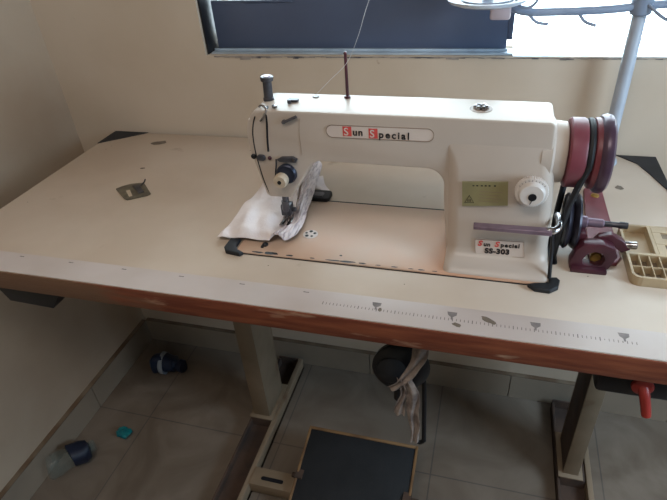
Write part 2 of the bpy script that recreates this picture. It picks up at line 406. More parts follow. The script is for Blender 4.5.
# legs: C-channel posts
def leg(x0, x1, flip):
    b = B(); y0, y1 = 0.20, 0.296
    box(b, x0, x1, y0, y0 + 0.004, -0.70, -TT, 0.001)
    if not flip: box(b, x1 - 0.004, x1, y0 + .004, y1, -0.70, -TT, 0.001)
    box(b, x0, x1, y1, y1 + 0.004, -0.70, -TT, 0.001)
    box(b, x0 - .01, x1 + .01, y0 - .01, y1 + .02, -0.704, -0.70, 0.0008)
    box(b, x0 - .02, x1 + .02, y0 - .05, y1 + .05, -TT - 0.003, -TT, 0.0008)
    return b
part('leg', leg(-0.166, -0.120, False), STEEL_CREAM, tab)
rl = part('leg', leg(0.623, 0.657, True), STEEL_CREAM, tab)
b = B(); box(b, 0.6235, 0.6275, 0.204, 0.296, -0.70, -TT, 0.001); part('leg_web', b, RUSTSHADE, rl)  # dark colour paints the shaded side of the open channel
# foot channels, open at the top, rusty inside
def foot(x0, x1, y0, y1):
    b = B()
    box(b, x1 - .013, x1, y0, y1, FZ + 0.0005, -0.704, 0.002)
    return b
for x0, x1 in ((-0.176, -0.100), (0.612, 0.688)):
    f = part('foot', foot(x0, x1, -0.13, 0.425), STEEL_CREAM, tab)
    b = B(); box(b, x0, x1, -0.13, 0.425, FZ + 0.0005, FZ + 0.012); box(b, x0, x0 + .006, -0.13, 0.425, FZ + 0.004, -0.712, 0.001); box(b, x0, x1 - .016, -0.13, -0.126, FZ + .004, -0.706); box(b, x0, x1 - .016, 0.421, 0.425, FZ + .004, -0.706); box(b, x0 + .006, x1 - .016, 0.19, 0.30, FZ + .012, -0.704); part('channel_web', b, RUSTSHADE, f)
b = B(); box(b, -0.100, 0.612, 0.005, 0.052, -0.735, -0.700, 0.002); cb = part('crossbar', b, STEEL_CREAM, tab)
b = B(); prism(b, rrect(-0.075, -0.018, 0.020, 0.030, 0.0045), -0.6999, -0.6993, 'z'); part('slot', b, BLACK, cb)
b = B(); prism(b, rrect(0.480, 0.492, 0.055, 0.125, 0.005), 0.0, 0.0008, 'z'); part('belt_slot', b, BLACK, tab)

# ---------------------------------------------------------------- things under the table
b = B(); prism(b, [(-0.43, -0.0375), (-0.275, -0.0375), (-0.315, -0.087), (-0.405, -0.084)], -0.10, 0.10, 'y', 0.002)
tag(obj('under_table_tray', b, BLACK), 'black tray fixed beneath the left end of the table', 'tray')
d = thing('motor_switch', 'black switch box with a red lever under the right end of the table', 'switch', (0.6, -0.08, -0.06))
b = B(); box(b, 0.542, 0.640, -0.098, -0.03, -0.088, -TT, 0.006); box(b, 0.60, 0.68, -0.08, -0.02, -0.10, -TT - .004, 0.008); part('switch_box', b, BLACK, d)
b = B(); tube(b, smooth_pts([(0.594, -0.098, -0.062), (0.597, -0.106, -0.072), (0.602, -0.110, -0.090), (0.605, -0.112, -0.102)]), lambda t: 0.0068 - 0.001 * t, 12); lathe(b, (0.594, -0.096, -0.064), (0, -1, 0), [(0, .013), (.006, .013), (.008, .010)], 20)
part('red_lever', b, REDP, d)['label'] = 'red lever'

d = thing('knee_lifter', 'round black knee lifter pad hanging under the table front', 'knee lifter', (0.272, 0.02, -0.04))
kc = Vector((0.273, -0.02, -0.187))
b = B(); lathe(b, kc + Vector((0, 0.012, 0)), (0.12, -1, 0.12), [(0, .036), (.003, .046), (.012, .048), (.018, .044), (.024, .030), (.028, 0)], 40)
part('pad', b, BLACK, d)
b = B(); lathe(b, kc + Vector((-.012, -0.008, 0.004)), (0.12, -1, 0.12), [(0, .026), (.006, .026), (.012, .018), (.015, 0)], 32); part('hub', b, RUBBER, d)
b = B(); tube(b, smooth_pts([(0.285, 0.06, -0.04), (0.285, 0.05, -0.10), (0.28, 0.02, -0.16), (0.275, 0.0, -0.165)]), 0.006); cyl(b, (0.268, -0.005, -0.22), (0.268, -0.005, -0.282), .0085, 16, ch=.002)
part('bracket_rod', b, BLACK, d)
b = B(); tube(b, smooth_pts([(0.306, -0.0, -0.17), (0.312, 0.0, -0.25), (0.315, 0.0, -0.38), (0.315, 0.0, -0.397), (0.307, -0.0, -0.405), (0.299, -0.0, -0.399)]), 0.0042)
part('hook_rod', b, BLACK, d)
def ribbon(pts, w, seed, wdir=(1, 0, 0), m=7):
    b = B(); pts = smooth_pts(pts, 8); rows = []; W = Vector(wdir).normalized()
    for i, p in enumerate(pts):
        t = i / (len(pts) - 1); ww = w * (0.75 + 0.3 * noise.noise((t * 4, seed, 0)) + 0.2 * math.sin(t * 5 + seed))
        row = []
        for j in range(m):
            s = j / (m - 1) - 0.5
            q = p + W * s * ww + Vector((0, -1, 0)) * (0.004 * math.sin(s * 9 + t * 6 + seed))
            row.append(b.verts.new(q))
        rows.append(row)
    for A, C in zip(rows, rows[1:]):
        for j in range(m - 1): b.faces.new([A[j], A[j + 1], C[j + 1], C[j]])
    return b
rg = thing('rag_strip', 'torn pale cloth strips tied over the black knee lifter pad', 'rag', (0.29, -0.05, -0.1))
part('cloth_band', ribbon([(0.312, -0.055, -0.095), (0.304, -0.058, -0.13), (0.287, -0.057, -0.17), (0.264, -0.053, -0.205)], 0.026, 1, (0.8, 0, -0.5)), RAG, rg, sub=1, solid=.0015)
part('cloth_tail', ribbon([(0.280, -0.054, -0.175), (0.284, -0.05, -0.21), (0.278, -0.048, -0.245), (0.276, -0.046, -0.275)], 0.020, 3), RAG, rg, sub=1, solid=.0015)
part('cloth_tail', ribbon([(0.287, -0.056, -0.17), (0.299, -0.052, -0.21), (0.299, -0.048, -0.26), (0.304, -0.046, -0.305), (0.303, -0.044, -0.345)], 0.024, 6), RAG, rg, sub=1, solid=.0015)

d = thing('foot_pedal', 'dark rubber treadle plate with a tan rim on the floor under the table', 'pedal', (0.15, 0.05, FZ))
def pedal_pt(u, v, h):  # u across, v from back to front
    x = 0.013 + u * 0.275; y = 0.158 - v * 0.33; z = -0.652 - 0.075 * v
    return Vector((x, y + 0.2 * h, z + h))
def pedal_slab(u0, u1, v0, v1, h0, h1, bev):
    b = B(); vs = {}
    for a, u in ((0, u0), (1, u1)):
        for c, v in ((0, v0), (1, v1)):
            for e, h in ((0, h0), (1, h1)): vs[a, c, e] = b.verts.new(pedal_pt(u, v, h))
    for q in (((0,0,0),(0,1,0),(1,1,0),(1,0,0)), ((0,0,1),(1,0,1),(1,1,1),(0,1,1)), ((0,0,0),(1,0,0),(1,0,1),(0,0,1)), ((0,1,0),(0,1,1),(1,1,1),(1,1,0)), ((0,0,0),(0,0,1),(0,1,1),(0,1,0)), ((1,0,0),(1,1,0),(1,1,1),(1,0,1))):
        b.faces.new([vs[k] for k in q])
    bmesh.ops.recalc_face_normals(b, faces=b.faces); bevel_all(b, bev, 2); return b
b = B()
for q in ((0, .022, 0, 1), (.978, 1, 0, 1), (.022, .978, 0, .016), (.022, .978, .984, 1)): merge(b, pedal_slab(*q, -.012, .006, .0012))
part('rim', b, PEDALF, d)
part('tread', pedal_slab(.022, .978, .016, .984, -.010, .003, .001), PEDALM, d)
b = B(); cyl(b, (0.0, 0.045, -0.69), (0.305, 0.045, -0.69), .006, 16); box(b, 0.012, 0.03, 0.03, 0.052, -0.70, -0.672); box(b, 0.27, 0.288, 0.03, 0.052, -0.70, -0.672)
part('pivot_rod', b, RUSTSHADE, d)

# litter on the floor
def bottle_prof(L, R, neck=.35):
    return [(0, R * .75), (.004, R * .95), (.01, R), (L * .2, R * .97), (L * .35, R), (L * .55, R * .96), (L * .68, R), (L * .82, R * .6), (L * .88, R * neck), (L, R * neck)]
def crumple(b, a, s):
    for v in b.verts: v.co += Vector(noise.noise_vector(v.co * s)) * a
d = thing('crushed_bottle', 'crushed blue plastic bottle with a pale band lying on the floor near the back skirting', 'bottle', (-0.51, 0.335, FZ))
b = B(); lathe(b, (-0.562, 0.325, FZ + .030), (1, 0.08, 0), bottle_prof(.105, .030, .7), 28); crumple(b, .010, 26); part('bottle_body', b, BLUEP, d)
b = B(); lathe(b, (-0.533, 0.3275, FZ + .030), (1, 0.08, 0), [(0, .0315), (.014, .0318)], 28); crumple(b, .006, 22); part('label_band', b, PALE, d)
d = thing('water_bottle', 'clear plastic bottle with a navy wrap lying against the left skirting', 'bottle', (-0.62, -0.02, FZ))
bd = Vector((0.55, 0.75, 0)).normalized(); bp = Vector((-0.632, -0.075, FZ + .033))
b = B(); lathe(b, bp, bd, bottle_prof(.118, .029, .6), 32); crumple(b, .010, 24); part('bottle_body', b, CLEARP, d)
b = B(); lathe(b, bp + bd * .060, bd, [(0, .026), (.002, .0312), (.030, .0315), (.045, .026), (.047, .01)], 32); crumple(b, .010, 24); part('label_wrap', b, NAVY, d)
b = B(); bmesh.ops.create_icosphere(b, subdivisions=3, radius=.017)
for v in b.verts: v.co = Vector((v.co.x * 1.3, v.co.y * .9, v.co.z * .6)) + Vector(noise.noise_vector(v.co * 90)) * .008 + Vector((-0.517, 0.085, FZ + .010))
for v in b.verts: v.co.z = max(v.co.z, FZ + .0005)
tag(obj('crumpled_wrapper', b, TEAL), 'small crumpled teal wrapper on the floor tiles', 'wrapper')

# ---------------------------------------------------------------- sewing machine
sm = thing('sewing_machine', 'cream industrial sewing machine with red and black lettering on the table', 'sewing machine', (0.24, 0.089, 0))
b = B(); prism(b, rrect(-0.0015, 0.4765, -0.0013, 0.1862, 0.012), 0.0, 0.0012, 'z'); part('bed_gap', b, BLACK, sm)  # black slab painted in for the dark gap around the bed
b = B(); prism(b, rrect(0.0, 0.475, 0.0, 0.180, 0.010), 0.0002, 0.0032, 'z', 0.0012, 2)
bed = part('bed', b, BEDM, sm)
# chipped black spots along the front edge of the bed
for i, (x, a, c) in enumerate([(0.038, .009, .0022), (0.060, .012, .004), (0.093, .006, .002), (0.13, .004, .0015), (0.165, .012, .0016), (0.185, .014, .0022), (0.21, .006, .0018), (0.235, .004, .001), (0.26, .005, .0014), (0.285, .004, .001), (0.30, .005, .0012), (0.32, .004, .001)]):
    b = B(); blob(b, x, 0.003 + c * .4, a, c, 0.02, 0.0034, i + 30); part('paint_chip', b, BLACK, bed, smooth=0)
b = B(); blob(b, 0.173, 0.018, .0022, .0016, 0, 0.0034, 50); part('paint_chip', b, BLACK, bed, smooth=0)
b = B(); lathe(b, (0.043, 0.025, 0.003), (0, 0, 1), [(0, .005), (.003, .0048), (.0045, .003)], 16); box(b, 0.038, 0.043, 0.016, 0.026, .003, .0055, .0008); part('latch', b, BLACK, bed)
b = B(); prism(b, rrect(-0.001, 0.05, 0.055, 0.125, 0.004), 0.0032, 0.0038, 'z', .0002); part('slide_plate', b, CHROME, bed)
b = B(); lathe(b, (0.107, 0.068, 0.003), (0, 0, 1), [(0, .0125), (.001, .0125), (.0013, .0118)], 32); ow = part('oil_window', b, WHITEDIAL, bed)
b = B()
for a, r in ((0.4, .0026), (1.7, .0030), (2.9, .0022), (4.1, .0031), (5.3, .0022)): cyl(b, (0.107 + .0075 * math.cos(a), 0.068 + .0075 * math.sin(a), .0042), (0.107 + .0075 * math.cos(a), 0.068 + .0075 * math.sin(a), .0047), r, 12)
part('oil_window_hole', b, BLACK, ow)
# rubber corner cushions and back hinges
b = B(); prism(b, [(-0.021, .030), (-0.021, .004), (-0.014, -.006), (.012, -.010), (.016, -.004), (.004, .002), (-.003, .012), (-.004, .032)], 0.0, 0.0075, 'z', .002); part('cushion', b, RUBBER, sm)
b = B(); prism(b, [(0.449, -.006), (0.458, -.015), (0.478, -.016), (0.489, -.006), (0.492, .010), (0.488, .016), (0.478, .014), (0.477, .002), (0.458, -.002)], 0.0, 0.0075, 'z', .002); part('cushion', b, RUBBER, sm)
for x in (0.067, 0.387):
    b = B(); prism(b, rrect(x, x + .040, 0.176, 0.208, .006), 0.0012, 0.0105, 'z', .002); h = part('hinge', b, RUBBER, sm)
    b = B(); prism(b, rrect(x + .008, x + .028, 0.181, 0.196, .003), 0.0100, 0.0122, 'z', .0008); part('hinge_plate', b, DARKMET, h)

# housing: head, arm and pillar in one casting
YF, YB = 0.048, 0.124
arm = [(0.332, 0.003), (0.3235, 0.10)]
for k in range(0, 9):
    a = k / 8 * PI / 2; arm.append((0.297 + 0.026 * math.cos(a), 0.121 + 0.026 * math.sin(a)))
arm += [(0.140, 0.1485), (0.128, 0.142), (0.112, 0.117), (0.0925, 0.086), (0.088, 0.083), (0.055, 0.082), (0.0495, 0.086), (0.0370, 0.140), (0.0330, 0.160), (0.0325, 0.190), (0.037, 0.208)]
for k in range(0, 6):
    a = PI - k / 5 * PI / 2; arm.append((0.056 + 0.016 * math.cos(a) , 0.2085 + 0.0145 * math.sin(a)))
arm += [(0.30, 0.2215), (0.449, 0.2190)]
for k in range(0, 4):
    a = PI / 2 - k / 3 * PI / 2; arm.append((0.450 + 0.006 * math.cos(a), 0.2130 + 0.006 * math.sin(a)))
arm += [(0.459, 0.15), (0.470, 0.003)]
b = B(); prism(b, arm, YF, YB, 'y', 0.009, 4)
def loft(b, levels, n=7):
    rings = [[b.verts.new((x, y, z)) for x, y in rrect(x0, x1, y0, y1, r, n)] for (z, x0, x1, y0, y1, r) in levels]
    for A, C in zip(rings, rings[1:]):
        m = len(A)
        for k in range(m): b.faces.new([A[k], A[(k + 1) % m], C[(k + 1) % m], C[k]])
    b.faces.new(rings[0]); b.faces.new(rings[-1]); bmesh.ops.recalc_face_normals(b, faces=b.faces)
pb = B(); loft(pb, [(0.003, .331, .4775, .004, .162, .010), (0.007, .331, .477, .006, .160, .012), (0.011, .3315, .476, .014, .156, .014), (0.016, .332, .4755, .030, .152, .016), (0.022, .3325, .475, .0355, .149, .017), (0.030, .3325, .474, .0365, .148, .018),
    (0.070, .3305, .4715, .037, .148, .018), (0.110, .3285, .4685, .0378, .146, .018), (0.140, .3265, .466, .039, .142, .018), (0.155, .325, .4645, .041, .138, .018), (0.168, .322, .463, .0440, .132, .016), (0.180, .319, .461, .0468, .127, .012), (0.192, .317, .459, .0495, .124, .010)])
merge(b, pb)
house = part('housing', b, ENAMEL, sm, smooth=42)
# shaft neck
b = B(); lathe(b, (0.445, 0.089, 0.163), (1, 0, 0), [(0, .046), (.013, .046), (.016, .042), (.030, .0405), (.0315, .039)], 48); part('shaft_collar', b, ENAMEL, sm)
# face plate seam, take-up slot
b = B(); tube(b, smooth_pts([(0.0530, YF + .006, 0.2205), (0.0490, YF - .0002, 0.212), (0.0445, YF - .0002, 0.200), (0.0415, YF - .0002, 0.183), (0.0415, YF - .0002, 0.158), (0.044, YF - .0002, 0.135), (0.048, YF - .0002, 0.11), (0.0545, YF + .001, 0.0845)]), 0.0009, 6); part('face_plate_seam', b, BLACK, sm)
b = B(); tube(b, smooth_pts([(0.0655, YF + .014, 0.2235), (0.0675, YF + .003, 0.2205), (0.0668, YF + .0002, 0.205), (0.0640, YF, 0.18), (0.0625, YF, 0.160)]), 0.0017, 8); part('take_up_slot', b, BLACK, sm)
b = B(); tube(b, smooth_pts([(0.118, YF - .0004, 0.213), (0.115, YF - .0004, 0.19), (0.1155, YF - .0004, 0.157)]), 0.0003, 6); part('panel_seam', b, LINE, sm)
# presser adjusting screw on top of the head
b = B(); lathe(b, (0.0555, 0.092, 0.222), (0.04, 0, 1), [(0, .0082), (.004, .0082), (.005, .0070), (.028, .0068), (.030, .0095), (.035, .0098), (.036, .0085)], 24); k = part('presser_screw', b, DARKMET, sm)
b = B(); lathe(b, (0.0570, 0.092, 0.2575), (0.04, 0, 1), [(0, .0060), (.0014, .0055)], 20); part('screw_cap', b, LEVER, k)
# thread guides
b = B(); tube(b, smooth_pts([(0.053, 0.060, 0.224), (0.060, 0.055, 0.2275), (0.068, 0.050, 0.224), (0.064, 0.0455, 0.215), (0.058, 0.045, 0.208)]), .0016, 8); cyl(b, (0.078, 0.058, 0.224), (0.078, 0.058, 0.2275), .004, 16); part('thread_guide', b, CHROME, sm)
b = B(); prism(b, rrect(0.088, 0.104, 0.083, 0.093, .003), 0.2235, 0.2265, 'z', .0006); cyl(b, (0.093, 0.078, 0.224), (0.093, 0.078, 0.229), .0028, 12); part('thread_guide', b, DARKMET, sm)
b = B(); tube(b, [(0.092, 0.0445, 0.207), (0.102, 0.0435, 0.2115), (0.1145, 0.0445, 0.217)], .0021, 8); cyl(b, (0.094, 0.045, 0.208), (0.094, 0.052, 0.208), .003, 12); part('thread_guide', b, DARKMET, sm)
b = B(); cyl(b, (0.1235, 0.111, 0.2220), (0.1235, 0.111, 0.2238), .0050, 16); part('thread_hole', b, DARKMET, sm)
b = B(); cyl(b, (0.0375, 0.0455, 0.1505), (0.0375, 0.050, 0.1505), .0042, 16, ch=.001); part('guide_knob', b, BLACK, sm)
b = B(); prism(b, rrect(0.0435, 0.0570, 0.1450, 0.1545, .0042), YF - .004, YF, 'y', .001); part('guide_plate', b, DARKMET, sm)
b = B(); cyl(b, (0.0635, 0.0455, 0.1495), (0.0635, 0.049, 0.1495), .0030, 16, ch=.0006); part('screw', b, MAROOND, sm)
b = B(); prism(b, [(0.076, 0.149), (0.084, 0.1535), (0.102, 0.1545), (0.1085, 0.151), (0.106, 0.1455), (0.080, 0.1455)], YF - .005, YF, 'y', .001); g = part('guide_plate', b, DARKMET, sm)
b = B(); cyl(b, (0.103, 0.042, 0.1505), (0.103, 0.0435, 0.1505), .0018, 12); part('screw', b, CHROME, g)
# tension unit
b = B(); lathe(b, (0.0890, YF, 0.1265), (0, -1, 0), [(0, .0150), (.003, .0158), (.0045, .0150), (.006, .0158), (.008, .0140)], 36); td = part('tension_disc', b, mat('navy_metal', rgb(40, 44, 58), .3, .4, col2=rgb(52, 56, 70), scale=30), sm)
b = B(); lathe(b, (0.0828, YF - .008, 0.120), (-0.05, -1, -0.05), [(0, .0105), (.003, .0112), (.010, .0108), (.012, .0095)], 28); part('tension_knob', b, CREAMKNOB, sm)
b = B(); lathe(b, (0.0820, YF - .0198, 0.1193), (-0.05, -1, -0.05), [(0, .0032), (.0015, .003)], 14); part('knob_screw', b, BLACK, sm)
b = B(); tube(b, smooth_pts([(0.0735, YF - .001, 0.148), (0.0745, YF - .006, 0.140), (0.0735, YF - .010, 0.128), (0.0720, YF - .008, 0.118)]), .0012, 8); part('check_spring', b, BLACK, sm)
# needle bar, presser bar and foot
b = B(); cyl(b, (0.060, 0.089, 0.084), (0.060, 0.089, 0.032), .0040, 16, ch=.0006); lathe(b, (0.060, 0.089, 0.052), (0, 0, -1), [(0, .0058), (.016, .0062), (.020, .0045)], 16); cyl(b, (0.060, 0.089, 0.035), (0.060, 0.089, 0.006), .0008, 8); part('needle_bar', b, DARKMET, sm)
b = B(); cyl(b, (0.056, 0.104, 0.084), (0.056, 0.104, 0.028), .0050, 16, ch=.0006); box(b, 0.049, 0.066, 0.092, 0.110, 0.020, 0.040, .0015); cyl(b, (0.066, 0.10, 0.03), (0.073, 0.10, 0.03), .0042, 14, ch=.0008); part('presser_bar', b, DARKMET, sm)
b = B(); box(b, 0.0500, 0.0570, 0.073, 0.108, 0.0105, 0.0130, .0008); box(b, 0.0620, 0.0680, 0.073, 0.108, 0.0105, 0.0130, .0008); box(b, 0.0505, 0.0665, 0.094, 0.108, 0.013, 0.022, .0015); box(b, .0485, .069, .096, .108, .0105, .013, .0006); part('presser_foot', b, CHROME, sm)
# spool pin and oil cap on top of the arm
b = B(); lathe(b, (0.1722, 0.111, 0.2220), (0, 0, 1), [(0, .0048), (.003, .0045), (.0035, .0024), (.062, .0022), (.064, .003), (.066, .0012)], 14); part('spool_pin', b, MAROOND, sm)
b = B(); lathe(b, (0.363, 0.087, 0.2200), (0, 0, 1), [(0, .015), (.001, .0148), (.0015, .011)], 24)
oc = part('oil_cap', b, mat('oily_rim', rgb(150, 126, 108), .35, col2=rgb(110, 88, 74), scale=60), sm)
b = B()
for a in range(6): lathe(b, (0.363 + .0065 * math.cos(a * 1.05), 0.087 + .0055 * math.sin(a * 1.05), 0.2212), (0, 0, 1), [(0, .0042), (.003, .0038), (.0048, .0018), (.005, 0)], 10)
part('cap_screw', b, CHROME, oc)

# nameplate on the arm: outlined badge, red S squares, black lettering
TL = math.atan2(0.0035, 0.133)
def rot_pts(pts, c, a): return [(c[0] + (x - c[0]) * math.cos(a) + (z - c[1]) * math.sin(a), c[1] - (x - c[0]) * math.sin(a) + (z - c[1]) * math.cos(a)) for x, z in pts]
b = B(); pr = rrect(0.156, 0.306, 0.1875, 0.2055, 0.0088, 8); prism(b, pr, YF - .0006, YF + .001, 'y'); nb = part('nameplate', b, LABELM, sm, smooth=0)
b = B(); tube(b, [(x, YF - .0008, z) for x, z in pr], .0005, 6, closed=True); part('nameplate_border', b, LINE, nb)
def sq(b, x, z, w, h, y): box(b, x, x + w, y - .0003, y, z, z + h)
b = B(); sq(b, 0.1800, 0.1900, .0125, .0142, YF - .0006); part('red_square', b, RED, nb, smooth=0)
b = B(); sq(b, 0.2170, 0.1885, .0125, .0142, YF - .0006); part('red_square', b, RED, nb, smooth=0)
part('letter_s', text_bm('S', .0158, on_front(0.1812, YF - .0011, 0.1915), bold=.0001), LABELM, nb, smooth=0)
part('letter_s', text_bm('S', .0158, on_front(0.2182, YF - .0011, 0.1900), bold=.0001), LABELM, nb, smooth=0)
part('lettering', text_bm('un', .0140, on_front(0.1940, YF - .0010, 0.1918), bold=.00035, spacing=1.12), INK, nb, smooth=0)
part('lettering', text_bm('pecial', .0140, on_front(0.2310, YF - .0010, 0.1900, .018), bold=.00035, spacing=1.30), INK, nb, smooth=0)
# warning label
YP = 0.036
b = B(); prism(b, [(0.348, 0.1365), (0.4075, 0.1405), (0.4110, 0.1045), (0.3505, 0.0985)], YP - .0006, YP + .001, 'y'); wl = part('warning_label', b, OLIVE, sm, smooth=0)
b = B()
tube(b, [(0.3535, YP - .0008, 0.1045), (0.3655, YP - .0008, 0.1055), (0.3590, YP - .0008, 0.1165)], .0005, 5, closed=True)
for k in range(3): sq(b, 0.3570 + k * .0018, 0.1065, .0008, .004, YP - .0006)
for i, x in enumerate([0.362, 0.367, 0.373, 0.378, 0.383, 0.390]): box(b, x, x + .0025, YP - .0009, YP - .0006, 0.1310 + i * .0003, 0.1325 + i * .0004)
part('warning_print', b, INK, wl, smooth=0)
b = B()
for r in range(4): box(b, 0.372, 0.402 - .004 * (r % 2), YP - .0008, YP - .0006, 0.1235 - r * .005, 0.1241 - r * .005)
part('small_print', b, LINE, wl, smooth=0)
# model label
b = B(); prism(b, [(0.3725, 0.0455), (0.4390, 0.0480), (0.4430, 0.0215), (0.3750, 0.0180)], YP - .0010, YP + .001, 'y'); ml = part('model_label', b, LABELM, sm, smooth=0)
b = B(); tube(b, [(0.3725, YP - .0012, 0.0455), (0.4390, YP - .0012, 0.0480), (0.4430, YP - .0012, 0.0215), (0.3750, YP - .0012, 0.0180)], .0005, 5, closed=True); part('label_border', b, LINE, ml)
part('letter_s', text_bm('S', .0125, on_front(0.3765, YP - .0014, 0.0352), bold=.0004, shear=.2), RED, ml, smooth=0)
part('letter_s', text_bm('S', .0125, on_front(0.4000, YP - .0014, 0.0360), bold=.0004, shear=.2), RED, ml, smooth=0)
part('lettering', text_bm('un', .0092, on_front(0.3848, YP - .0014, 0.0356), bold=.0004, spacing=1.1), INK, ml, smooth=0)
part('lettering', text_bm('pecial', .0092, on_front(0.4085, YP - .0014, 0.0364, -.03), bold=.0004, spacing=1.22), INK, ml, smooth=0)
part('model_number', text_bm('SS-303', .0118, on_front(0.3875, YP - .0014, 0.0235, -.03), bold=.0006, spacing=1.08), INK, ml, smooth=0)
# stitch dial
b = B(); n = 44; o = []
for k in range(n * 2):
    a = PI * k / n; r = .0215 if k % 2 else .0206; o.append((0.4380 + r * math.cos(a), 0.1310 + r * math.sin(a)))
prism(b, o, YP - .010, YP, 'y', .0012, 2); lathe(b, (0.4380, YP - .010, 0.1310), (0, -1, 0), [(0, .0172), (.006, .0160), (.0075, .0145)], 36)
dial = part('stitch_dial', b, WHITEDIAL, sm, smooth=30)
b = B()
for k in range(9):
    a = PI * (0.22 + k * .075); cx, cz = 0.4380 + .0190 * math.cos(a), 0.1310 + .0190 * math.sin(a)
    tube(b, [(cx - .0010 * math.cos(a), YP - .0112, cz - .0010 * math.sin(a)), (cx + .0010 * math.cos(a), YP - .0112, cz + .0010 * math.sin(a))], .0004, 5)
part('dial_marks', b, GREYINK, dial)
b = B(); lathe(b, (0.4390, YP - .0172, 0.1290), (0, -1, 0), [(0, .0055), (.001, .0052)], 20); tube(b, [(0.4390, YP - .0178, 0.1240), (0.4370, YP - .0178, 0.1185)], .0005, 5); part('dial_screw', b, BLACK, dial)
b = B(); lathe(b, (0.4370, YF + .0, 0.1675), (0, -1, 0), [(0, .0016), (.0008, .0014)], 10); part('screw_hole', b, BLACK, sm)
# reverse lever
b = B()
LM = Matrix.Identity(4)
prism(b, [(0.3690, 0.0760), (0.3685, 0.0812), (0.4660, 0.0825), (0.4705, 0.0825), (0.4705, 0.0755)], 0.012, 0.024, 'y', .0012); part('reverse_lever', b, LEVER, sm)
b = B(); tube(b, smooth_pts([(0.464, 0.020, 0.0790), (0.474, 0.022, 0.0795), (0.480, 0.032, 0.0805), (0.480, 0.060, 0.081)]), .0050, 12); part('lever_arm', b, CHROME, sm)
b = B(); tube(b, smooth_pts([(0.473, 0.028, 0.072), (0.476, 0.026, 0.045), (0.477, 0.018, 0.022), (0.478, 0.012, 0.006)]), .0026, 8); part('oil_drain_strip', b, BLACK, sm)

# handwheel
HX, HY, HZ = 0.4775, 0.089, 0.163
b = B(); lathe(b, (HX, HY, HZ), (1, 0, 0), [(0, .038), (.001, .0445), (.003, .0465), (.019, .0465), (.0215, .045), (.0235, .0400), (.0295, .0400), (.0315, .046), (.033, .0470), (.039, .0470)], 56)
hw = part('handwheel', b, MAROON, sm)
b = B(); lathe(b, (HX + .037, HY, HZ), (1, 0, 0), [(0, .046), (.001, .0485), (.003, .0508), (.008, .0522), (.013, .0512), (.016, .048), (.017, .043), (.012, .040), (.010, .020), (.015, .016), (.015, 0)], 56); part('wheel_rim', b, mat('slate_maroon', rgb(84, 62, 78), .3, .2, col2=rgb(70, 54, 70), scale=14), hw)
b = B(); bl = []
for k in range(13):
    a = PI * k / 12; bl.append((HX + .0265, HY - .0425 * math.cos(a) * 1.0, HZ + .0425 * math.sin(a)))
pts = [(0.4855, HY - .020, 0.001), (0.4865, HY - .029, 0.05), (0.490, HY - .0355, 0.10), (0.499, HY - .041, 0.145)] + bl + [(0.499, HY + .041, 0.145), (0.490, HY + .0355, 0.10), (0.4865, HY + .029, 0.05), (0.4855, HY + .020, 0.001)]
tube(b, pts, .0045, 8); part('drive_belt', b, RUBBER, sm)

# upper thread
b = B(); tube(b, smooth_pts([(0.1235, 0.111, 0.2255), (0.150, 0.104, 0.2505), (0.1775, 0.0985, 0.2765), (0.196, 0.093, 0.312), (0.213, 0.09, 0.357), (0.25, 0.09, 0.44), (0.33, 0.2, 0.60), (0.50, 0.39, 0.70)], 6), .00038, 5)
tag(obj('sewing_thread', b, THREADM), 'thin white thread rising from the machine arm past the dark window', 'thread')

# cloth under the presser foot: wrinkled main piece and a frayed gathered border
Lft = smooth_pts([(-0.046, 0.026, 0), (-0.041, 0.07, 0), (-0.039, 0.12, 0), (-0.038, 0.17, 0), (-0.038, 0.215, 0), (-0.038, 0.25, 0), (-0.038, 0.27, 0)], 7)
Mid = smooth_pts([(0.050, 0.029, 0), (0.056, 0.055, 0), (0.062, 0.085, 0), (0.062, 0.125, 0), (0.052, 0.18, 0), (0.040, 0.235, 0), (0.030, 0.28, 0)], 7)
Rgt = smooth_pts([(0.074, 0.031, 0), (0.0880, 0.048, 0), (0.090, 0.085, 0), (0.084, 0.125, 0), (0.078, 0.18, 0), (0.068, 0.235, 0), (0.058, 0.305, 0)], 7)
def sheet(A, C, nu, hf):
    b = B(); rows = []
    for i in range(len(A)):
        v = i / (len(A) - 1); row = []
        for j in range(nu):
            u = j / (nu - 1); p = A[i].lerp(C[i], u); row.append(b.verts.new((p.x, p.y, hf(u, v, p))))
        rows.append(row)
    for r0, r1 in zip(rows, rows[1:]):
        for j in range(nu - 1): b.faces.new([r0[j], r0[j + 1], r1[j + 1], r1[j]])
    return b
def press(p): return min(1.0, (((p.x - .060) / .028) ** 2 + ((p.y - .085) / .035) ** 2))
def h_main(u, v, p):
    h = 0.006 + 0.022 * abs(noise.noise((p.x * 20 + p.y * 9 + 3, p.y * 9 - p.x * 5, 1.3))) + 0.005 * noise.noise((p.x * 40, p.y * 30, 4))
    h += 0.008 * math.exp(-((u - 0.45 + 0.4 * v) / .12) ** 2) * (0.4 + v)
    edge = min(1, u / .10) * min(1, (v + .02) / .08)
    return 0.0050 + (h * edge + .002) * (0.25 + 0.75 * press(p))
def h_fray(u, v, p):
    r = math.sin(u * PI) ** 0.7
    return 0.0060 + press(p) * (0.004 + r * (0.010 + 0.012 * v) + 0.0022 * math.sin(u * 34 + 3 * noise.noise((u * 2, v * 6, 0))) + 0.003 * noise.noise((p.x * 70, p.y * 60, 2))) + (.001 if u > .9 else .003)
cl = thing('cotton_cloth', 'white cotton cloth with a frayed border lying under the presser foot', 'cloth', (0.02, 0.1, 0.004))
part('fabric', sheet(Lft, Mid, 30, h_main), CLOTH, cl, sub=1, solid=.0012)
part('frayed_border', sheet(Mid, Rgt, 26, h_fray), FRAY, cl, sub=1, solid=.0012)
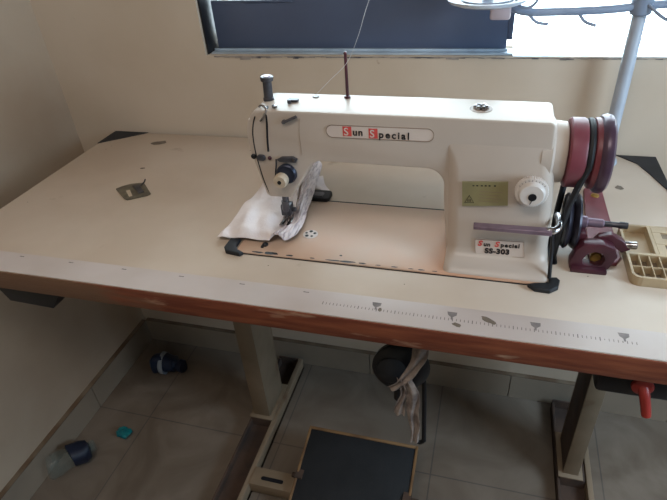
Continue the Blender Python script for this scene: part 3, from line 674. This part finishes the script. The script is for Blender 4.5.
b = sheet(smooth_pts([(0.050, 0.214, 0), (0.050, 0.225, 0), (0.050, 0.24, 0), (0.050, 0.26, 0)], 5), smooth_pts([(0.098, 0.214, 0), (0.096, 0.222, 0), (0.082, 0.240, 0), (0.068, 0.275, 0)], 5), 12, lambda u, v, p: 0.0090 - .004 * u + 0.004 * noise.noise((p.x * 50, p.y * 50, 8)))
part('folded_corner', b, CLOTH, cl, sub=1, solid=.0012)

# ---------------------------------------------------------------- bobbin winder
bw = thing('bobbin_winder', 'maroon bobbin winder with a dark wheel screwed down right of the machine', 'bobbin winder', (0.54, 0.09, 0))
b = B(); prism(b, [(0.536, 0.060), (0.572, 0.066), (0.579, 0.080), (0.577, 0.285), (0.571, 0.297), (0.553, 0.296), (0.547, 0.285), (0.536, 0.10)], 0.0, 0.007, 'z', .0015); part('base_plate', b, MAROON, bw)
for y in (0.262,):
    b = B(); lathe(b, (0.563, y, 0.0065), (0, 0, 1), [(0, .007), (.002, .0065), (.0035, .003)], 20); part('screw', b, BRASS, bw)
b = B(); fo = [(0.507, 0.001), (0.506, 0.012), (0.512, 0.034), (0.520, 0.044), (0.545, 0.046), (0.560, 0.040), (0.566, 0.028), (0.558, 0.006), (0.553, 0.001)]
fi = [(0.524, 0.010), (0.522, 0.018), (0.527, 0.028), (0.536, 0.033), (0.546, 0.031), (0.551, 0.022), (0.548, 0.012), (0.542, 0.009), (0.532, 0.008)]
n = 9; bb = B(); F0 = [bb.verts.new((x, .048, z)) for x, z in fo]; F1 = [bb.verts.new((x, .066, z)) for x, z in fo]; I0 = [bb.verts.new((x, .048, z)) for x, z in fi]; I1 = [bb.verts.new((x, .066, z)) for x, z in fi]
for k in range(n):
    q = (k + 1) % n
    bb.faces.new([F0[k], F0[q], I0[q], I0[k]]); bb.faces.new([F1[k], I1[k], I1[q], F1[q]]); bb.faces.new([F0[k], F1[k], F1[q], F0[q]]); bb.faces.new([I0[k], I0[q], I1[q], I1[k]])
bmesh.ops.recalc_face_normals(bb, faces=bb.faces); bevel_all(bb, .0012, 2); merge(b, bb); box(b, 0.508, 0.556, 0.040, 0.066, 0.0, 0.007, .002)
part('winder_frame', b, MAROOND, bw)
b = B(); lathe(b, (0.543, 0.068, 0.012), (0, -1, 0.3), [(0, .009), (.004, .0088), (.006, .006)], 20); part('brass_nut', b, BRASS, bw)
b = B(); lathe(b, (0.4925, 0.092, 0.055), (1, 0, 0), [(0, .030), (.001, .038), (.004, .041), (.008, .038), (.0105, .034), (.013, .038), (.017, .041), (.020, .039), (.021, .030)], 44); part('friction_wheel', b, mat('black_steel', rgb(44, 42, 52), .28, .5, col2=rgb(56, 54, 64), scale=30), bw)
b = B(); lathe(b, (0.512, 0.092, 0.055), (1, 0, -.02), [(0, .010), (.012, .009), (.014, .0065), (.034, .0062), (.036, .0045)], 20); sp = part('spindle', b, LEVER, bw)
b = B(); lathe(b, (0.547, 0.092, 0.0543), (1, 0, -.02), [(0, .0042), (.020, .0040), (.022, .0052), (.032, .0048)], 20); part('spindle_tip', b, DARKMET, sp)
b = B(); prism(b, [(0.530, 0.030), (0.540, 0.047), (0.556, 0.052), (0.572, 0.044), (0.584, 0.030), (0.574, 0.024), (0.560, 0.034), (0.548, 0.036)], 0.066, 0.078, 'y', .0015); part('latch_arm', b, MAROOND, bw)
b = B(); cyl(b, (0.574, 0.072, 0.034), (0.592, 0.070, 0.036), .0055, 14, ch=.001); part('stop_screw', b, CHROME, bw)
b = B(); prism(b, [(0.515, 0.066), (0.524, 0.066), (0.524, 0.100), (0.515, 0.100)], 0.0, 0.05, 'z', .002); part('bearing_block', b, MAROOND, bw)

# ---------------------------------------------------------------- sectioned tray
SLOT = mat('shade_brown_plastic', rgb(124, 108, 88), 0.7, col2=rgb(104, 90, 74), scale=30)  # darker brown paints the deep shade inside the tray cells
tr = thing('parts_tray', 'tan plastic sectioned parts tray at the right end of the table', 'tray', (0.64, 0.07, 0))
X0, X1, Y0, Y1, H = 0.584, 0.690, 0.024, 0.163, 0.015
b = B()
prism(b, rrect(X0, X1, Y0, Y1, .012), 0.0, 0.002, 'z')
def wallbox(x0, x1, y0, y1, z1=H): box(b, x0, x1, y0, y1, 0.001, z1, .0006, 1)
wallbox(X0, X0 + .004, Y0 + .012, Y1 - .012); wallbox(X0 + .012, X1, Y0, Y0 + .004); wallbox(X0 + .012, X1, Y1 - .004, Y1)
for cx, cy, a in ((X0 + .012, Y0 + .012, PI), (X0 + .012, Y1 - .012, PI / 2)):
    q = []
    for k in range(6): q.append((cx + .012 * math.cos(a + k * PI / 10), cy + .012 * math.sin(a + k * PI / 10)))
    for k in range(5, -1, -1): q.append((cx + .008 * math.cos(a + k * PI / 10), cy + .008 * math.sin(a + k * PI / 10)))
    prism(b, q, 0.001, H, 'z')
wallbox(X0 + .003, X1, 0.0520, 0.0538, H - .001); wallbox(X0 + .003, X1, 0.0805, 0.0860, H)
for k in range(1, 8): wallbox(X0 + .003 + k * .0132 - .0009, X0 + .003 + k * .0132 + .0009, Y0 + .003, 0.082, H - .001)
wallbox(0.623, 0.628, 0.085, Y1 - .003, H)
wallbox(0.628, X1, 0.085, 0.100); wallbox(0.628, X1, 0.112, 0.128); wallbox(0.628, 0.640, 0.098, 0.158, H - .0004); wallbox(0.628, X1, 0.144, Y1 - .003); wallbox(0.668, X1, 0.120, 0.146, H - .0004)
part('tray_body', b, TANP, tr, smooth=0)
b = B(); box(b, X0 + .004, X1 - .001, Y0 + .004, 0.081, .002, .0025); part('cell_floor', b, SLOT, tr, smooth=0)
b = B(); box(b, 0.640, X1 - .001, 0.100, 0.112, .002, .0125); part('slot_floor', b, SLOT, tr, smooth=0)
b = B(); box(b, 0.640, 0.668, 0.128, 0.144, .002, .0125); part('slot_floor', b, SLOT, tr, smooth=0)

# ---------------------------------------------------------------- small plate lying on the table
pl = thing('throat_plate', 'small loose dull metal needle plate on the left of the tabletop', 'plate', (-0.3, 0.165, 0))
M = Matrix.Translation((-0.297, 0.164, 0)) @ Matrix.Rotation(0.0, 4, 'Z')
pts = [(-0.338, 0.164), (-0.331, 0.176), (-0.318, 0.188), (-0.300, 0.195), (-0.290, 0.194), (-0.254, 0.158), (-0.258, 0.150), (-0.288, 0.128), (-0.297, 0.131)]
b = B(); prism(b, pts, 0.0, 0.0035, 'z', .0008)
part('plate_body', b, mat('dull_steel', rgb(116, 108, 92), .4, .3, col2=rgb(92, 86, 74), scale=70), pl)
b = B(); prism(b, [(-0.310, 0.158), (-0.304, 0.163), (-0.284, 0.141), (-0.289, 0.137)], .0034, .0040, 'z'); part('plate_opening', b, CREAMKNOB, pl)
b = B(); prism(b, [(-0.306, 0.176), (-0.294, 0.183), (-0.268, 0.158), (-0.276, 0.151)], .0034, .0060, 'z', .0006); tube(b, [(-0.290, 0.180, .005), (-0.283, 0.186, .011), (-0.281, 0.189, .016)], .0014, 6); part('spring_clip', b, DARKMET, pl)

# ---------------------------------------------------------------- thread stand
ts = thing('thread_stand', 'grey-blue thread stand pole with spool rests at the back right by the bright window', 'thread stand', (0.597, 0.415, 0))
b = B(); lathe(b, (0.597, 0.415, 0.0), (0, 0, 1), [(0, .022), (.006, .021), (.010, .015), (.020, .0115), (.78, .0105), (.785, .008)], 24); part('pole', b, POLEM, ts)
b = B(); tube(b, smooth_pts([(0.378, 0.402, 0.300), (0.392, 0.400, 0.286), (0.415, 0.398, 0.278), (0.46, 0.40, 0.2765), (0.54, 0.405, 0.2775), (0.597, 0.412, 0.281), (0.68, 0.412, 0.2865)]), .0068, 12); cyl(b, (0.597, 0.415, 0.268), (0.597, 0.415, 0.298), .017, 20, ch=.002); part('crossarm', b, STANDD, ts)
for (cx, cy, cz) in ((0.352, 0.402, 0.300), (0.735, 0.412, 0.300)):
    b = B(); lathe(b, (cx, cy, cz - .012), (0, 0, 1), [(0, .020), (.004, .055), (.008, .066), (.013, .069), (.014, .066), (.010, .050), (.007, .020), (.007, 0)], 44); sr = part('spool_rest', b, STANDW, ts)
    b = B(); lathe(b, (cx, cy, cz - .004), (0, 0, 1), [(0, .046), (.004, .044), (.005, .010), (.07, .005), (.075, 0)], 32); part('spool_cushion', b, STANDD, sr)
b = B(); box(b, 0.358, 0.392, 0.380, 0.404, 0.268, 0.290, .004); part('rest_clamp', b, PINK, ts)
for pts in ([(0.398, 0.39, 0.31), (0.402, 0.385, 0.292), (0.420, 0.38, 0.288), (0.432, 0.38, 0.300), (0.432, 0.385, 0.32)], [(0.50, 0.40, 0.276), (0.512, 0.395, 0.262), (0.530, 0.39, 0.256)], [(0.604, 0.40, 0.285), (0.620, 0.39, 0.272), (0.634, 0.385, 0.266), (0.632, 0.38, 0.290), (0.64, 0.38, 0.31)], [(0.42, 0.40, 0.276), (0.435, 0.395, 0.262), (0.455, 0.395, 0.258)]):
    b = B(); tube(b, smooth_pts(pts), .0028, 8); part('wire_hook', b, STANDD, ts)

# ---------------------------------------------------------------- light, sky, camera
w = bpy.data.worlds.new('world'); S.world = w; w.use_nodes = True
bg = w.node_tree.nodes['Background']; bg.inputs['Color'].default_value = (0.82, 0.93, 1.0, 1); bg.inputs['Strength'].default_value = 7.0
def area(name, loc, target, sx, sy, power, col):
    l = bpy.data.lights.new(name, 'AREA'); l.shape = 'RECTANGLE'; l.size = sx; l.size_y = sy; l.energy = power; l.color = col
    o = bpy.data.objects.new(name, l); COL.objects.link(o); o.location = loc
    o.rotation_euler = (Vector(target) - Vector(loc)).to_track_quat('-Z', 'Y').to_euler(); return o
po = area('window_portal', (0.5, 0.62, 0.65), (0.5, -1, 0.65), 1.55, 0.95, 1, (1, 1, 1)); po.data.cycles.is_portal = True
area('overhead_fill', (0.2, -1.0, 1.85), (0.1, 0.2, 0.0), 1.2, 0.8, 16, (1.0, 0.92, 0.84))  # unseen overhead fill, added to brighten the room
area('right_side_fill', (1.55, -0.25, 0.40), (0.85, 0.455, 0.12), 0.5, 0.6, 11.5, (0.60, 0.81, 1.0))  # unseen cool fill, added to brighten the right of the back wall

cam = bpy.data.cameras.new('camera'); co = bpy.data.objects.new('camera', cam); COL.objects.link(co)
cp = (0.3766, -0.6325, 0.4877); yaw, pitch, roll, fpx = -0.3193, 0.6063, -0.0838, 534.86
cy, sy, c_, s_ = math.cos(yaw), math.sin(yaw), math.cos(pitch), math.sin(pitch)
f = Vector((sy * c_, cy * c_, -s_)); r = Vector((cy, -sy, 0)); u = r.cross(f)
cr, sr_ = math.cos(roll), math.sin(roll)
r2 = r * cr + u * sr_; u2 = -r * sr_ + u * cr
co.matrix_world = Matrix(((r2.x, u2.x, -f.x, cp[0]), (r2.y, u2.y, -f.y, cp[1]), (r2.z, u2.z, -f.z, cp[2]), (0, 0, 0, 1)))
cam.sensor_width = 36; cam.lens = fpx / 667 * 36; cam.clip_start = 0.01
S.camera = co
S.view_settings.view_transform = 'Standard'; S.view_settings.look = 'None'; S.view_settings.gamma = 1
S.view_settings.exposure = 0.66
